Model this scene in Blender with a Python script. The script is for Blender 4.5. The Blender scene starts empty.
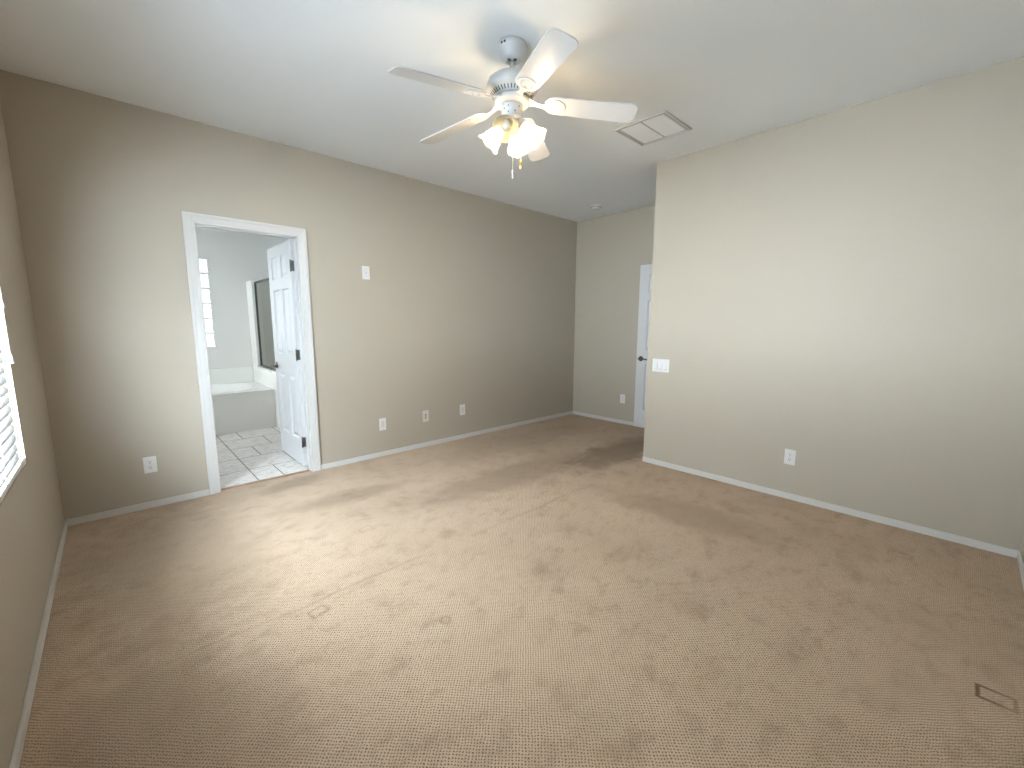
import bpy, bmesh, math, random
from mathutils import Vector, Matrix
S = bpy.context.scene
C = S.collection
PI = math.pi

# ------------------------------------------------------------------ camera
CAM_H = 1.3262
YAW, PITCH, ROLL = 0.8163, 0.1403, 0.0032
FPX = 424.68
cd = bpy.data.cameras.new('camera'); cam = bpy.data.objects.new('camera', cd); C.objects.link(cam)
cd.sensor_width = 36.0; cd.sensor_fit = 'HORIZONTAL'; cd.lens = FPX/1024*36.0
cd.clip_start = 0.02; cd.clip_end = 200
cy_, sy_, cp_, sp_ = math.cos(YAW), math.sin(YAW), math.cos(PITCH), math.sin(PITCH)
fv = Vector((cy_*cp_, sy_*cp_, -sp_)); r0 = Vector((sy_, -cy_, 0)); u0 = r0.cross(fv)
rv = r0*math.cos(ROLL) + u0*math.sin(ROLL); uv = u0*math.cos(ROLL) - r0*math.sin(ROLL)
M = Matrix((rv, uv, -fv)).transposed().to_4x4(); M.translation = (0, 0, CAM_H)
cam.matrix_world = M
S.camera = cam

# ------------------------------------------------------------------ view, sky
S.view_settings.view_transform = 'Standard'; S.view_settings.look = 'None'
S.view_settings.gamma = 1.0; S.view_settings.use_curve_mapping = False
S.view_settings.exposure = 0.0
SKY = 143.0           # daylight strength
BULB = 900.0          # lamp strength
S.cycles.max_bounces = 10; S.cycles.diffuse_bounces = 7; S.cycles.glossy_bounces = 4
S.cycles.transmission_bounces = 8; S.cycles.transparent_max_bounces = 12
S.cycles.sample_clamp_indirect = 8.0
S.cycles.use_denoising = True
S.cycles.caustics_reflective = False; S.cycles.caustics_refractive = False
W = bpy.data.worlds.new('sky'); S.world = W; W.use_nodes = True
wn = W.node_tree.nodes; wl = W.node_tree.links
bg = wn['Background']; bg.inputs[1].default_value = SKY
tc = wn.new('ShaderNodeTexCoord'); sx = wn.new('ShaderNodeSeparateXYZ'); rp = wn.new('ShaderNodeValToRGB')
mp = wn.new('ShaderNodeMapRange'); mp.inputs[1].default_value = -0.3; mp.inputs[2].default_value = 0.6
wl.new(tc.outputs['Generated'], sx.inputs[0]); wl.new(sx.outputs[2], mp.inputs[0]); wl.new(mp.outputs[0], rp.inputs[0])
wl.new(rp.outputs[0], bg.inputs[0])
rp.color_ramp.elements[0].color = (0.75, 0.85, 0.98, 1); rp.color_ramp.elements[1].color = (0.75, 0.85, 0.98, 1)

def portal(name, loc, rot, sx_, sy_):
    l = bpy.data.lights.new(name, 'AREA'); l.shape = 'RECTANGLE'; l.size = sx_; l.size_y = sy_
    l.cycles.is_portal = True
    o = bpy.data.objects.new(name, l); C.objects.link(o); o.location = loc; o.rotation_euler = rot
    return o

# ------------------------------------------------------------------ room dimensions (metres)
H = 2.75
XC, XB, XD = -0.333, 3.691, 4.932      # window wall, right wall, alcove end wall
YA, YE, YR = 3.921, 2.048, -0.342      # doorway wall, end of right wall, wall behind the camera
WT = 0.12
DX0, DX1, DH = 0.517, 1.217, 2.045     # bathroom doorway clear opening
WY0, WY1, WZ0, WZ1 = 0.62, 2.86, 0.695, 2.12   # bedroom window
BY = 7.05                              # far wall of the bathroom
BXL, BXR = -0.45, 2.40
portal('daylight_portal_bedroom', (XC-0.22, (WY0+WY1)/2, (WZ0+WZ1)/2), (0, -PI/2, 0), WZ1-WZ0+.05, WY1-WY0+.05)
SWY0, SWY1, SWZ0, SWZ1 = 5.35, 6.45, 1.15, 2.05     # unseen side window, added to brighten the bathroom
portal('daylight_portal_added_window', (BXL-.2, (SWY0+SWY1)/2, (SWZ0+SWZ1)/2), (0, -PI/2, 0), SWZ1-SWZ0+.05, SWY1-SWY0+.05)

# ------------------------------------------------------------------ materials
def newmat(name, col=(.8, .8, .8), rough=.6, metal=0.0, spec=.5, bump=None, var=None):
    """bump=(scale, distance, strength); var=(scale, amount) slow tonal mottling of the paint"""
    m = bpy.data.materials.new(name); m.use_nodes = True
    nt = m.node_tree; b = nt.nodes['Principled BSDF']
    b.inputs['Base Color'].default_value = (*col, 1); b.inputs['Roughness'].default_value = rough
    b.inputs['Metallic'].default_value = metal; b.inputs['Specular IOR Level'].default_value = spec
    if bump or var:
        t = nt.nodes.new('ShaderNodeTexCoord')
    if bump:
        n = nt.nodes.new('ShaderNodeTexNoise'); n.inputs['Scale'].default_value = bump[0]; n.inputs['Detail'].default_value = 3
        bp = nt.nodes.new('ShaderNodeBump'); bp.inputs['Distance'].default_value = bump[1]; bp.inputs['Strength'].default_value = bump[2]
        nt.links.new(t.outputs['Object'], n.inputs['Vector']); nt.links.new(n.outputs['Fac'], bp.inputs['Height'])
        nt.links.new(bp.outputs['Normal'], b.inputs['Normal'])
    if var:
        n2 = nt.nodes.new('ShaderNodeTexNoise'); n2.inputs['Scale'].default_value = var[0]; n2.inputs['Detail'].default_value = 4
        mr = nt.nodes.new('ShaderNodeMapRange'); mr.inputs[1].default_value = .3; mr.inputs[2].default_value = .7
        mr.inputs[3].default_value = 1-var[1]; mr.inputs[4].default_value = 1+var[1]
        mx = nt.nodes.new('ShaderNodeVectorMath'); mx.operation = 'SCALE'; mx.inputs[0].default_value = col
        nt.links.new(t.outputs['Object'], n2.inputs['Vector']); nt.links.new(n2.outputs['Fac'], mr.inputs[0])
        nt.links.new(mr.outputs[0], mx.inputs['Scale']); nt.links.new(mx.outputs[0], b.inputs['Base Color'])
    return m

class NX:
    """tiny expression helper on top of math nodes"""
    def __init__(s, nt): s.nt = nt
    def m(s, op, a, b=None, c=None, clamp=False):
        n = s.nt.nodes.new('ShaderNodeMath'); n.operation = op; n.use_clamp = clamp
        for i, v in enumerate((a, b, c)):
            if v is None: continue
            if isinstance(v, (int, float)): n.inputs[i].default_value = v
            else: s.nt.links.new(v, n.inputs[i])
        return n.outputs[0]
    def smooth(s, v, a, b, lo=0., hi=1.):
        n = s.nt.nodes.new('ShaderNodeMapRange'); n.interpolation_type = 'SMOOTHSTEP'
        s.nt.links.new(v, n.inputs[0])
        for i, x in zip((1, 2, 3, 4), (a, b, lo, hi)): n.inputs[i].default_value = x
        return n.outputs[0]
    def noise(s, vec, scale, detail=3, rough=.5):
        n = s.nt.nodes.new('ShaderNodeTexNoise'); n.inputs['Scale'].default_value = scale
        n.inputs['Detail'].default_value = detail; n.inputs['Roughness'].default_value = rough
        s.nt.links.new(vec, n.inputs['Vector']); return n.outputs['Fac']
    def mix(s, f, a, b):
        n = s.nt.nodes.new('ShaderNodeMix'); n.data_type = 'RGBA'
        if isinstance(f, (int, float)): n.inputs[0].default_value = f
        else: s.nt.links.new(f, n.inputs[0])
        for i, v in ((6, a), (7, b)):
            if isinstance(v, tuple): n.inputs[i].default_value = (*v, 1)
            else: s.nt.links.new(v, n.inputs[i])
        return n.outputs[2]

def carpet_mat():
    m = bpy.data.materials.new('looped_carpet'); m.use_nodes = True; nt = m.node_tree; x = NX(nt)
    b = nt.nodes['Principled BSDF']; b.inputs['Roughness'].default_value = .95; b.inputs['Specular IOR Level'].default_value = .1
    b.inputs['Sheen Weight'].default_value = .15; b.inputs['Sheen Roughness'].default_value = .6
    t = nt.nodes.new('ShaderNodeTexCoord').outputs['Object']
    # slight waviness of the woven rows
    wv = nt.nodes.new('ShaderNodeTexNoise'); wv.inputs['Scale'].default_value = 9.0; nt.links.new(t, wv.inputs['Vector'])
    vm = nt.nodes.new('ShaderNodeVectorMath'); vm.operation = 'MULTIPLY_ADD'; vm.inputs[1].default_value = (.010, .010, 0)
    nt.links.new(wv.outputs['Color'], vm.inputs[0])
    wv2 = nt.nodes.new('ShaderNodeTexNoise'); wv2.inputs['Scale'].default_value = 55.0; nt.links.new(t, wv2.inputs['Vector'])
    vm2 = nt.nodes.new('ShaderNodeVectorMath'); vm2.operation = 'MULTIPLY_ADD'; vm2.inputs[1].default_value = (.010, .010, 0)
    nt.links.new(wv2.outputs['Color'], vm2.inputs[0]); nt.links.new(t, vm2.inputs[2]); nt.links.new(vm2.outputs[0], vm.inputs[2])
    sp = nt.nodes.new('ShaderNodeSeparateXYZ'); nt.links.new(vm.outputs[0], sp.inputs[0])
    raw = nt.nodes.new('ShaderNodeSeparateXYZ'); nt.links.new(t, raw.inputs[0])
    X, Y = raw.outputs[0], raw.outputs[1]
    k = PI/0.0102
    su = x.m('MULTIPLY', x.m('ADD', sp.outputs[0], sp.outputs[1]), .70711*k)
    sv = x.m('MULTIPLY', x.m('SUBTRACT', sp.outputs[0], sp.outputs[1]), .70711*k)
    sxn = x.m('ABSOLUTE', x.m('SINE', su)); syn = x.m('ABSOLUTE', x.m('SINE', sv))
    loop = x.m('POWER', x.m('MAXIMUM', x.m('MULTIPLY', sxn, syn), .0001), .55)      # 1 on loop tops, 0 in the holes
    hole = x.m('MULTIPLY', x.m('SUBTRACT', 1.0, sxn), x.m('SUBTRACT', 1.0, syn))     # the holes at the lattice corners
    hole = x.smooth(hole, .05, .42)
    fib = x.noise(t, 420, 2)
    # wear and stains
    big = x.noise(t, 1.1, 5, .6); mid = x.noise(t, 4.5, 5, .62); sm = x.noise(t, 17, 3, .6)
    stain = x.m('MULTIPLY', x.smooth(mid, .52, .70), x.smooth(big, .40, .66))
    spots = x.m('MULTIPLY', x.smooth(sm, .60, .72), x.smooth(mid, .45, .62))
    col = x.mix(hole, (0.565, 0.415, 0.285), (0.060, 0.034, 0.016))  # dark hole tone paints the shade inside the pits into the yarn
    col = x.mix(x.m('MULTIPLY', x.smooth(big, .35, .7), .30), col, (0.29, 0.195, 0.115))
    col = x.mix(x.m('MULTIPLY', stain, .45), col, (0.20, 0.130, 0.070))
    col = x.mix(x.m('MULTIPLY', spots, .35), col, (0.19, 0.12, 0.065))
    col = x.mix(x.m('MULTIPLY', x.smooth(fib, .35, .75), .16), col, (0.20, 0.14, 0.085))
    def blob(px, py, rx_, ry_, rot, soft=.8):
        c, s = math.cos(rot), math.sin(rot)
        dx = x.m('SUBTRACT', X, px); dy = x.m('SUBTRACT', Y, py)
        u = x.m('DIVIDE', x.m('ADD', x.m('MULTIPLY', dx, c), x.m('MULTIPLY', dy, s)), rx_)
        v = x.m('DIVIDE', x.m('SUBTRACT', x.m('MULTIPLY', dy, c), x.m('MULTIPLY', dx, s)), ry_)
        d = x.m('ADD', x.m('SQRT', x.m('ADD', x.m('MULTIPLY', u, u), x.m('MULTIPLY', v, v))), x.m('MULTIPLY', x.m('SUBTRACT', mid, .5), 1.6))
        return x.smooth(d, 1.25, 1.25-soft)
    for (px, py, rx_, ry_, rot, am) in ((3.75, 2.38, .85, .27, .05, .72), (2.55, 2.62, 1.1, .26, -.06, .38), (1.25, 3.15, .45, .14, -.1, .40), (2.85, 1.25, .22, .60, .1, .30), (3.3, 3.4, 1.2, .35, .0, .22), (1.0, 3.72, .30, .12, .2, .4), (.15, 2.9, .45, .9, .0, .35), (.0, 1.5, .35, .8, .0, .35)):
        col = x.mix(x.m('MULTIPLY', blob(px, py, rx_, ry_, rot), am), col, (0.115, 0.066, 0.028))  # traffic wear; the pair along the window wall paints shade below the sill
    mp2 = nt.nodes.new('ShaderNodeMapping'); mp2.inputs['Rotation'].default_value = (0, 0, -.5); mp2.inputs['Scale'].default_value = (1., 1.4, 1.); nt.links.new(t, mp2.inputs[0])
    mot = x.noise(mp2.outputs[0], 7.5, 7, .72); mot2 = x.noise(t, 26, 4, .65)
    col = x.mix(x.m('MULTIPLY', x.smooth(mot, .50, .66), .36), col, (0.215, 0.135, 0.082))
    col = x.mix(x.m('MULTIPLY', x.smooth(mot2, .54, .68), .16), col, (0.185, 0.115, 0.068))
    h = x.m('ADD', x.m('MULTIPLY', loop, .6), x.m('MULTIPLY', fib, .35))
    h = x.m('SUBTRACT', h, x.m('MULTIPLY', hole, .45))
    dent = None; dark = None
    def add(a, v): return v if a is None else x.m('MAXIMUM', a, v)
    def dist(px, py):
        return x.m('SQRT', x.m('ADD', x.m('POWER', x.m('SUBTRACT', X, px), 2.), x.m('POWER', x.m('SUBTRACT', Y, py), 2.)))
    # round marks of furniture feet
    for px, py, r, a in ((.985, 1.479, .022, .9), (1.824, 1.520, .022, .7), (1.833, .141, .030, .45), 
                         (3.271, .903, .03, .5), (1.408, .44, .02, .5), (1.74, 1.63, .018, .5), (.62, 2.75, .03, .4)):
        d = dist(px, py)
        ring = x.m('SUBTRACT', 1., x.smooth(x.m('ABSOLUTE', x.m('SUBTRACT', d, r)), .002, .011))
        dent = add(dent, x.m('MULTIPLY', ring, a))
    def rect(px, py, hx, hy, rot):
        c, s = math.cos(rot), math.sin(rot)
        dx = x.m('SUBTRACT', X, px); dy = x.m('SUBTRACT', Y, py)
        u = x.m('ABSOLUTE', x.m('ADD', x.m('MULTIPLY', dx, c), x.m('MULTIPLY', dy, s)))
        v = x.m('ABSOLUTE', x.m('SUBTRACT', x.m('MULTIPLY', dy, c), x.m('MULTIPLY', dx, s)))
        e = x.m('MAXIMUM', x.m('SUBTRACT', u, hx), x.m('SUBTRACT', v, hy))
        return x.m('SUBTRACT', 1., x.smooth(x.m('ABSOLUTE', e), .002, .010)), e
    for px, py, hx, hy, rot, a in ((.585, 1.93, .036, .028, .2, .9), (2.189, 1.965, .030, .030, .1, .9), (3.235, .134, .03, .05, 0., .8), (1.10, 2.55, .04, .03, .1, .5)):
        rr, e = rect(px, py, hx, hy, rot); dent = add(dent, x.m('MULTIPLY', rr, a))
    burn, e = rect(2.200, -.208, .036, .046, .0)
    col = x.mix(x.m('MULTIPLY', dent, .45), col, (0.20, 0.13, 0.07))
    col = x.mix(x.m('MULTIPLY', x.m('MULTIPLY', burn, x.smooth(Y, -.25, -.17, .5, 1.)), .95), col, (0.13, 0.042, 0.016))
    # the crease that wanders across the carpet
    wob = x.m('MULTIPLY', x.m('SUBTRACT', x.noise(t, 3.0, 4), .5), .09)
    ln = x.m('SUBTRACT', Y, x.m('ADD', 2.015, wob))
    crease = x.m('MULTIPLY', x.m('SUBTRACT', 1., x.smooth(x.m('ABSOLUTE', ln), .002, .016)),
                 x.m('MULTIPLY', x.smooth(X, -.05, .15), x.smooth(x.noise(t, 1.7, 2), .30, .58)))
    crease = x.m('MULTIPLY', crease, x.smooth(X, 3.2, 2.6))
    col = x.mix(x.m('MULTIPLY', crease, .33), col, (0.20, 0.135, 0.07))
    h = x.m('SUBTRACT', h, x.m('MULTIPLY', x.m('MAXIMUM', dent, crease), 1.2))
    bp = nt.nodes.new('ShaderNodeBump'); bp.inputs['Distance'].default_value = .005; bp.inputs['Strength'].default_value = .7
    nt.links.new(h, bp.inputs['Height']); nt.links.new(bp.outputs[0], b.inputs['Normal']); nt.links.new(col, b.inputs['Base Color'])
    return m

def tile_mat():
    m = bpy.data.materials.new('bathroom_tile'); m.use_nodes = True; nt = m.node_tree; x = NX(nt)
    b = nt.nodes['Principled BSDF']; b.inputs['Roughness'].default_value = .32
    t = nt.nodes.new('ShaderNodeTexCoord').outputs['Object']
    raw = nt.nodes.new('ShaderNodeSeparateXYZ'); nt.links.new(t, raw.inputs[0]); X, Y = raw.outputs[0], raw.outputs[1]
    ry = x.m('DIVIDE', x.m('SUBTRACT', Y, 3.962), .413); row = x.m('FLOOR', ry)
    off = x.m('MULTIPLY', x.m('MODULO', row, 2.), .5)
    right = x.m('GREATER_THAN', X, .806)
    rx = x.m('ADD', x.m('DIVIDE', x.m('SUBTRACT', X, .806), .398), x.m('MULTIPLY', x.m('SUBTRACT', .5, off), right))
    fx = x.m('ABSOLUTE', x.m('SUBTRACT', x.m('FRACT', x.m('ADD', rx, .5)), .5)); fy = x.m('ABSOLUTE', x.m('SUBTRACT', x.m('FRACT', x.m('ADD', ry, .5)), .5))
    g = x.m('MINIMUM', x.m('MULTIPLY', fx, .398), x.m('MULTIPLY', fy, .413))
    g = x.m('MINIMUM', g, x.m('ABSOLUTE', x.m('SUBTRACT', X, .806)))
    grout = x.m('SUBTRACT', 1., x.smooth(g, .002, .007))
    mpn = nt.nodes.new('ShaderNodeMapping'); mpn.inputs['Scale'].default_value = (1.3, 4.0, 1); nt.links.new(t, mpn.inputs[0])
    v1 = x.noise(mpn.outputs[0], 8, 6, .65); v2 = x.noise(mpn.outputs[0], 11, 6, .75)
    col = x.mix(x.smooth(v1, .46, .70), (0.72, 0.69, 0.66), (0.50, 0.44, 0.38))
    col = x.mix(x.m('MULTIPLY', x.smooth(v2, .565, .615), .85), col, (0.16, 0.12, 0.09))
    col = x.mix(grout, col, (0.09, 0.07, 0.055))
    bp = nt.nodes.new('ShaderNodeBump'); bp.inputs['Distance'].default_value = .002; bp.inputs['Strength'].default_value = .5
    nt.links.new(x.m('SUBTRACT', v1, grout), bp.inputs['Height']); nt.links.new(bp.outputs[0], b.inputs['Normal'])
    nt.links.new(col, b.inputs['Base Color'])
    return m

def glass_mat(name, tint=(.93, .98, .95), rough=.0, f=.12):
    m = bpy.data.materials.new(name); m.use_nodes = True; nt = m.node_tree
    for n in list(nt.nodes): nt.nodes.remove(n)
    o = nt.nodes.new('ShaderNodeOutputMaterial'); mx = nt.nodes.new('ShaderNodeMixShader'); mx.inputs[0].default_value = f
    tr = nt.nodes.new('ShaderNodeBsdfTransparent'); tr.inputs[0].default_value = (*tint, 1)
    gl = nt.nodes.new('ShaderNodeBsdfGlossy'); gl.inputs['Roughness'].default_value = rough
    nt.links.new(tr.outputs[0], mx.inputs[1]); nt.links.new(gl.outputs[0], mx.inputs[2]); nt.links.new(mx.outputs[0], o.inputs[0])
    return m

def shade_mat():
    m = bpy.data.materials.new('frosted_lamp_glass'); m.use_nodes = True; nt = m.node_tree
    for n in list(nt.nodes): nt.nodes.remove(n)
    o = nt.nodes.new('ShaderNodeOutputMaterial')
    tr = nt.nodes.new('ShaderNodeBsdfTransparent'); tr.inputs[0].default_value = (1, .96, .88, 1)
    tl = nt.nodes.new('ShaderNodeBsdfTranslucent'); tl.inputs[0].default_value = (.70, .63, .47, 1)
    df = nt.nodes.new('ShaderNodeBsdfDiffuse'); df.inputs[0].default_value = (.55, .49, .35, 1)
    gl = nt.nodes.new('ShaderNodeBsdfGlossy'); gl.inputs['Roughness'].default_value = .15
    a = nt.nodes.new('ShaderNodeMixShader'); a.inputs[0].default_value = .5
    b = nt.nodes.new('ShaderNodeMixShader'); b.inputs[0].default_value = .32
    c = nt.nodes.new('ShaderNodeMixShader'); c.inputs[0].default_value = .06
    L = nt.links.new
    L(df.outputs[0], a.inputs[1]); L(tl.outputs[0], a.inputs[2]); L(a.outputs[0], b.inputs[1]); L(tr.outputs[0], b.inputs[2])
    L(b.outputs[0], c.inputs[1]); L(gl.outputs[0], c.inputs[2]); L(c.outputs[0], o.inputs[0])
    return m

def emit_mat(name, col, s):
    m = bpy.data.materials.new(name); m.use_nodes = True; nt = m.node_tree
    b = nt.nodes['Principled BSDF']; b.inputs['Base Color'].default_value = (*col, 1)
    b.inputs['Emission Color'].default_value = (*col, 1); b.inputs['Emission Strength'].default_value = s
    return m

def pane_mat(name, clear, milk, mf=.5):
    m = bpy.data.materials.new(name); m.use_nodes = True; nt = m.node_tree
    for n in list(nt.nodes): nt.nodes.remove(n)
    o = nt.nodes.new('ShaderNodeOutputMaterial'); mx = nt.nodes.new('ShaderNodeMixShader'); mx.inputs[0].default_value = mf
    g2 = nt.nodes.new('ShaderNodeMixShader'); g2.inputs[0].default_value = .06
    tr = nt.nodes.new('ShaderNodeBsdfTransparent'); tr.inputs[0].default_value = (*clear, 1)
    tl = nt.nodes.new('ShaderNodeBsdfTranslucent'); tl.inputs[0].default_value = (*milk, 1)
    gl = nt.nodes.new('ShaderNodeBsdfGlossy'); gl.inputs['Roughness'].default_value = .1
    nt.links.new(tr.outputs[0], mx.inputs[1]); nt.links.new(tl.outputs[0], mx.inputs[2])
    nt.links.new(mx.outputs[0], g2.inputs[1]); nt.links.new(gl.outputs[0], g2.inputs[2]); nt.links.new(g2.outputs[0], o.inputs[0])
    return m

WALL = newmat('beige_wall_paint', (0.388, 0.345, 0.280), .55, spec=.35, bump=(95, .0016, .35), var=(1.2, .015))
CEIL = newmat('ceiling_paint', (0.82, 0.85, 0.87), .8, spec=.2, bump=(60, .002, .30))
BWALL = newmat('beige_paint_daylit', (0.74, 0.73, 0.71), .55, spec=.3, bump=(95, .0016, .25))  # same beige paint, lightened and cooled to carry the bathroom daylight
TRIM = newmat('white_trim_paint', (0.55, 0.54, 0.525), .38, bump=(40, .0004, .2))
DOORW = newmat('white_door_paint', (0.56, 0.56, 0.56), .36, bump=(30, .0003, .2))
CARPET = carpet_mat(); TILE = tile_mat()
ACRYL = newmat('white_tub_acrylic', (0.86, 0.86, 0.83), .18, bump=(5, .0002, .1))
APRON = newmat('tub_apron_paint', (0.86, 0.85, 0.82), .5, bump=(90, .001, .2))
PLATE = newmat('white_plastic', (0.64, 0.64, 0.64), .32, bump=(200, .0001, .1))
IVORY = newmat('ivory_plastic', (0.56, 0.54, 0.50), .35, bump=(200, .0001, .1))
SLOT = newmat('dark_slot', (0.03, 0.028, 0.025), .6, bump=(200, .0001, .1))
SCREW = newmat('plate_screw', (0.45, 0.45, 0.44), .35, metal=.6, bump=(300, .0001, .1))
NICKEL = newmat('satin_nickel', (0.16, 0.15, 0.14), .38, metal=1., bump=(200, .0001, .2))
BRONZE = newmat('dark_lever_metal', (0.11, 0.095, 0.085), .32, metal=.85, bump=(200, .0001, .2))
BLACKF = newmat('dark_shower_frame', (0.05, 0.055, 0.05), .35, metal=.6, bump=(150, .0001, .2))
FANW = newmat('white_fan_enamel', (0.55, 0.555, 0.555), .28, bump=(60, .0002, .1))
BLADE = newmat('white_fan_blade', (0.57, 0.57, 0.57), .30, bump=(25, .0003, .15))
BRASS = newmat('brass', (0.80, 0.52, 0.14), .25, metal=1., bump=(200, .0001, .1))
CHAIN = newmat('pull_chain_metal', (0.72, 0.68, 0.55), .3, metal=.8, bump=(300, .0001, .1))
SLAT = newmat('white_blind_slat', (0.72, 0.73, 0.74), .45, bump=(60, .0002, .15))
CORD = newmat('white_cord', (0.82, 0.81, 0.78), .8, bump=(300, .0004, .3))
VINYL = newmat('white_vinyl_frame', (0.82, 0.83, 0.83), .4, bump=(60, .0002, .1))
THRESH = newmat('threshold_strip', (0.33, 0.20, 0.14), .5, bump=(80, .0006, .4), var=(20, .2))
LOUVER = newmat('white_louver_enamel', (0.78, 0.78, 0.78), .4, bump=(60, .0002, .1))
DUCT = newmat('grey_duct_metal', (0.45, 0.45, 0.44), .6, bump=(60, .0004, .2))  # even grey for the vent band, divider, backing and fan flywheel
MORTAR = newmat('block_mortar', (0.72, 0.72, 0.70), .8, bump=(120, .001, .3))
PAVE = newmat('outdoor_paving', (0.68, 0.70, 0.72), .9, bump=(20, .004, .4))
GLASS = glass_mat('window_glass', (.97, .99, .98), 0., .06); SHGLASS = pane_mat('shower_glass', (1., 1., .98), (.80, .86, .80), .12)
SHADE = shade_mat(); BLOCK = pane_mat('glass_block', (.235, .235, .225), (.06, .06, .058)); FROST = pane_mat('added_window_pane', (.465, .455, .43), (.465, .455, .43))
LIT = emit_mat('lit_bulb', (1.0, .84, .63), BULB)
DEAD = newmat('unlit_bulb_glass', (0.50, 0.46, 0.36), .12, bump=(50, .0001, .1))

# ------------------------------------------------------------------ mesh helpers
def bm_(): return bmesh.new()
def box(bm, x0, y0, z0, x1, y1, z1, bev=0., mi=0):
    vs = [bm.verts.new((x, y, z)) for x in (x0, x1) for y in (y0, y1) for z in (z0, z1)]
    q = [(0, 1, 3, 2), (4, 6, 7, 5), (0, 4, 5, 1), (2, 3, 7, 6), (0, 2, 6, 4), (1, 5, 7, 3)]
    fs = [bm.faces.new([vs[i] for i in f]) for f in q]
    for f in fs: f.material_index = mi
    if bev > 0:
        es = list({e for f in fs for e in f.edges})
        bmesh.ops.bevel(bm, geom=es, offset=bev, segments=2, profile=.5, affect='EDGES', clamp_overlap=True, material=-1)
    return vs
def lathe(bm, prof, n=32, mat=None, mi=0, caps=True):
    """prof: (radius, z) list; revolved about z, then transformed by mat"""
    mat = mat or Matrix()
    rings = []
    for r, z in prof:
        rings.append([bm.verts.new(mat @ Vector((r*math.cos(2*PI*i/n), r*math.sin(2*PI*i/n), z))) for i in range(n)])
    for a, b in zip(rings, rings[1:]):
        for i in range(n):
            f = bm.faces.new((a[i], a[(i+1) % n], b[(i+1) % n], b[i])); f.smooth = True; f.material_index = mi
    if caps:
        for rg, fl in ((rings[0], True), (rings[-1], False)):
            f = bm.faces.new(rg[::-1] if fl else rg); f.material_index = mi
def tube(bm, pts, r, n=10, mi=0):
    pts = [Vector(p) for p in pts]; rings = []
    rs = r if isinstance(r, (list, tuple)) else [r]*len(pts)
    for i, p in enumerate(pts):
        d = (pts[min(i+1, len(pts)-1)] - pts[max(i-1, 0)]).normalized()
        a = Vector((0, 0, 1)) if abs(d.z) < .9 else Vector((1, 0, 0))
        u = d.cross(a).normalized(); v = d.cross(u)
        rings.append([bm.verts.new(p + (u*math.cos(2*PI*k/n) + v*math.sin(2*PI*k/n))*rs[i]) for k in range(n)])
    for a, b in zip(rings, rings[1:]):
        for k in range(n):
            f = bm.faces.new((a[k], a[(k+1) % n], b[(k+1) % n], b[k])); f.smooth = True; f.material_index = mi
    bm.faces.new(rings[0][::-1]); bm.faces.new(rings[-1])
def extrude_poly(bm, pts, z0, z1, mat=None, mi=0):
    mat = mat or Matrix()
    a = [bm.verts.new(mat @ Vector((p[0], p[1], z0))) for p in pts]; b = [bm.verts.new(mat @ Vector((p[0], p[1], z1))) for p in pts]
    n = len(pts)
    f1 = bm.faces.new(a[::-1]); f2 = bm.faces.new(b)
    fs = [f1, f2] + [bm.faces.new((a[i], a[(i+1) % n], b[(i+1) % n], b[i])) for i in range(n)]
    for f in fs: f.material_index = mi
    return fs
def obj(name, bm, mats, parent=None, loc=None, rot=None):
    me = bpy.data.meshes.new(name)
    bmesh.ops.recalc_face_normals(bm, faces=bm.faces[:])
    bm.to_mesh(me); bm.free()
    for m in (mats if isinstance(mats, (list, tuple)) else [mats]): me.materials.append(m)
    o = bpy.data.objects.new(name, me); C.objects.link(o)
    if loc: o.location = loc
    if rot: o.rotation_euler = rot
    if parent: o.parent = parent
    return o
def struct(name, bm, mats, parent=None, label=None):
    o = obj(name, bm, mats, parent)
    if not parent: o['kind'] = 'structure'
    if label: o['label'] = label
    return o
def thing(name, label, cat, loc=(0, 0, 0), rz=0., group=None, kind=None):
    o = bpy.data.objects.new(name, None); C.objects.link(o); o.location = loc; o.rotation_euler = (0, 0, rz)
    o.empty_display_size = .1; o['label'] = label; o['category'] = cat
    if group: o['group'] = group
    if kind: o['kind'] = kind
    return o

# ------------------------------------------------------------------ shell: floor, ceiling, walls
b = bm_(); box(b, XC-WT, YR-WT, -.12, XD+WT, YA+.045, 0.0)
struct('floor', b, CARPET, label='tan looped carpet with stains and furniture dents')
b = bm_(); box(b, BXL-WT, YA+.045, -.12, BXR+WT, BY+WT, 0.0); struct('floor_bathroom', b, TILE)
b = bm_(); box(b, XC-WT, YR-WT, H, XD+WT, YA+WT, H+.12); struct('ceiling', b, CEIL)
b = bm_(); box(b, BXL-WT, YA+WT, H, BXR+WT, BY+WT, H+.12); struct('ceiling_bathroom', b, CEIL)
# doorway wall
b = bm_()
ox0, ox1, oz = DX0-.02, DX1+.02, DH+.02
box(b, XC-WT, YA, 0, ox0, YA+WT, H); box(b, ox1, YA, 0, XD+WT, YA+WT, H); box(b, ox0, YA, oz, ox1, YA+WT, H)
struct('wall_back', b, WALL)
# window wall
b = bm_()
box(b, XC-WT-.06, YR-WT, 0, XC, WY0, H); box(b, XC-WT-.06, WY1, 0, XC, YA, H)
box(b, XC-WT-.06, WY0, 0, XC, WY1, WZ0); box(b, XC-WT-.06, WY0, WZ1, XC, WY1, H)
struct('wall_left', b, WALL)
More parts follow.
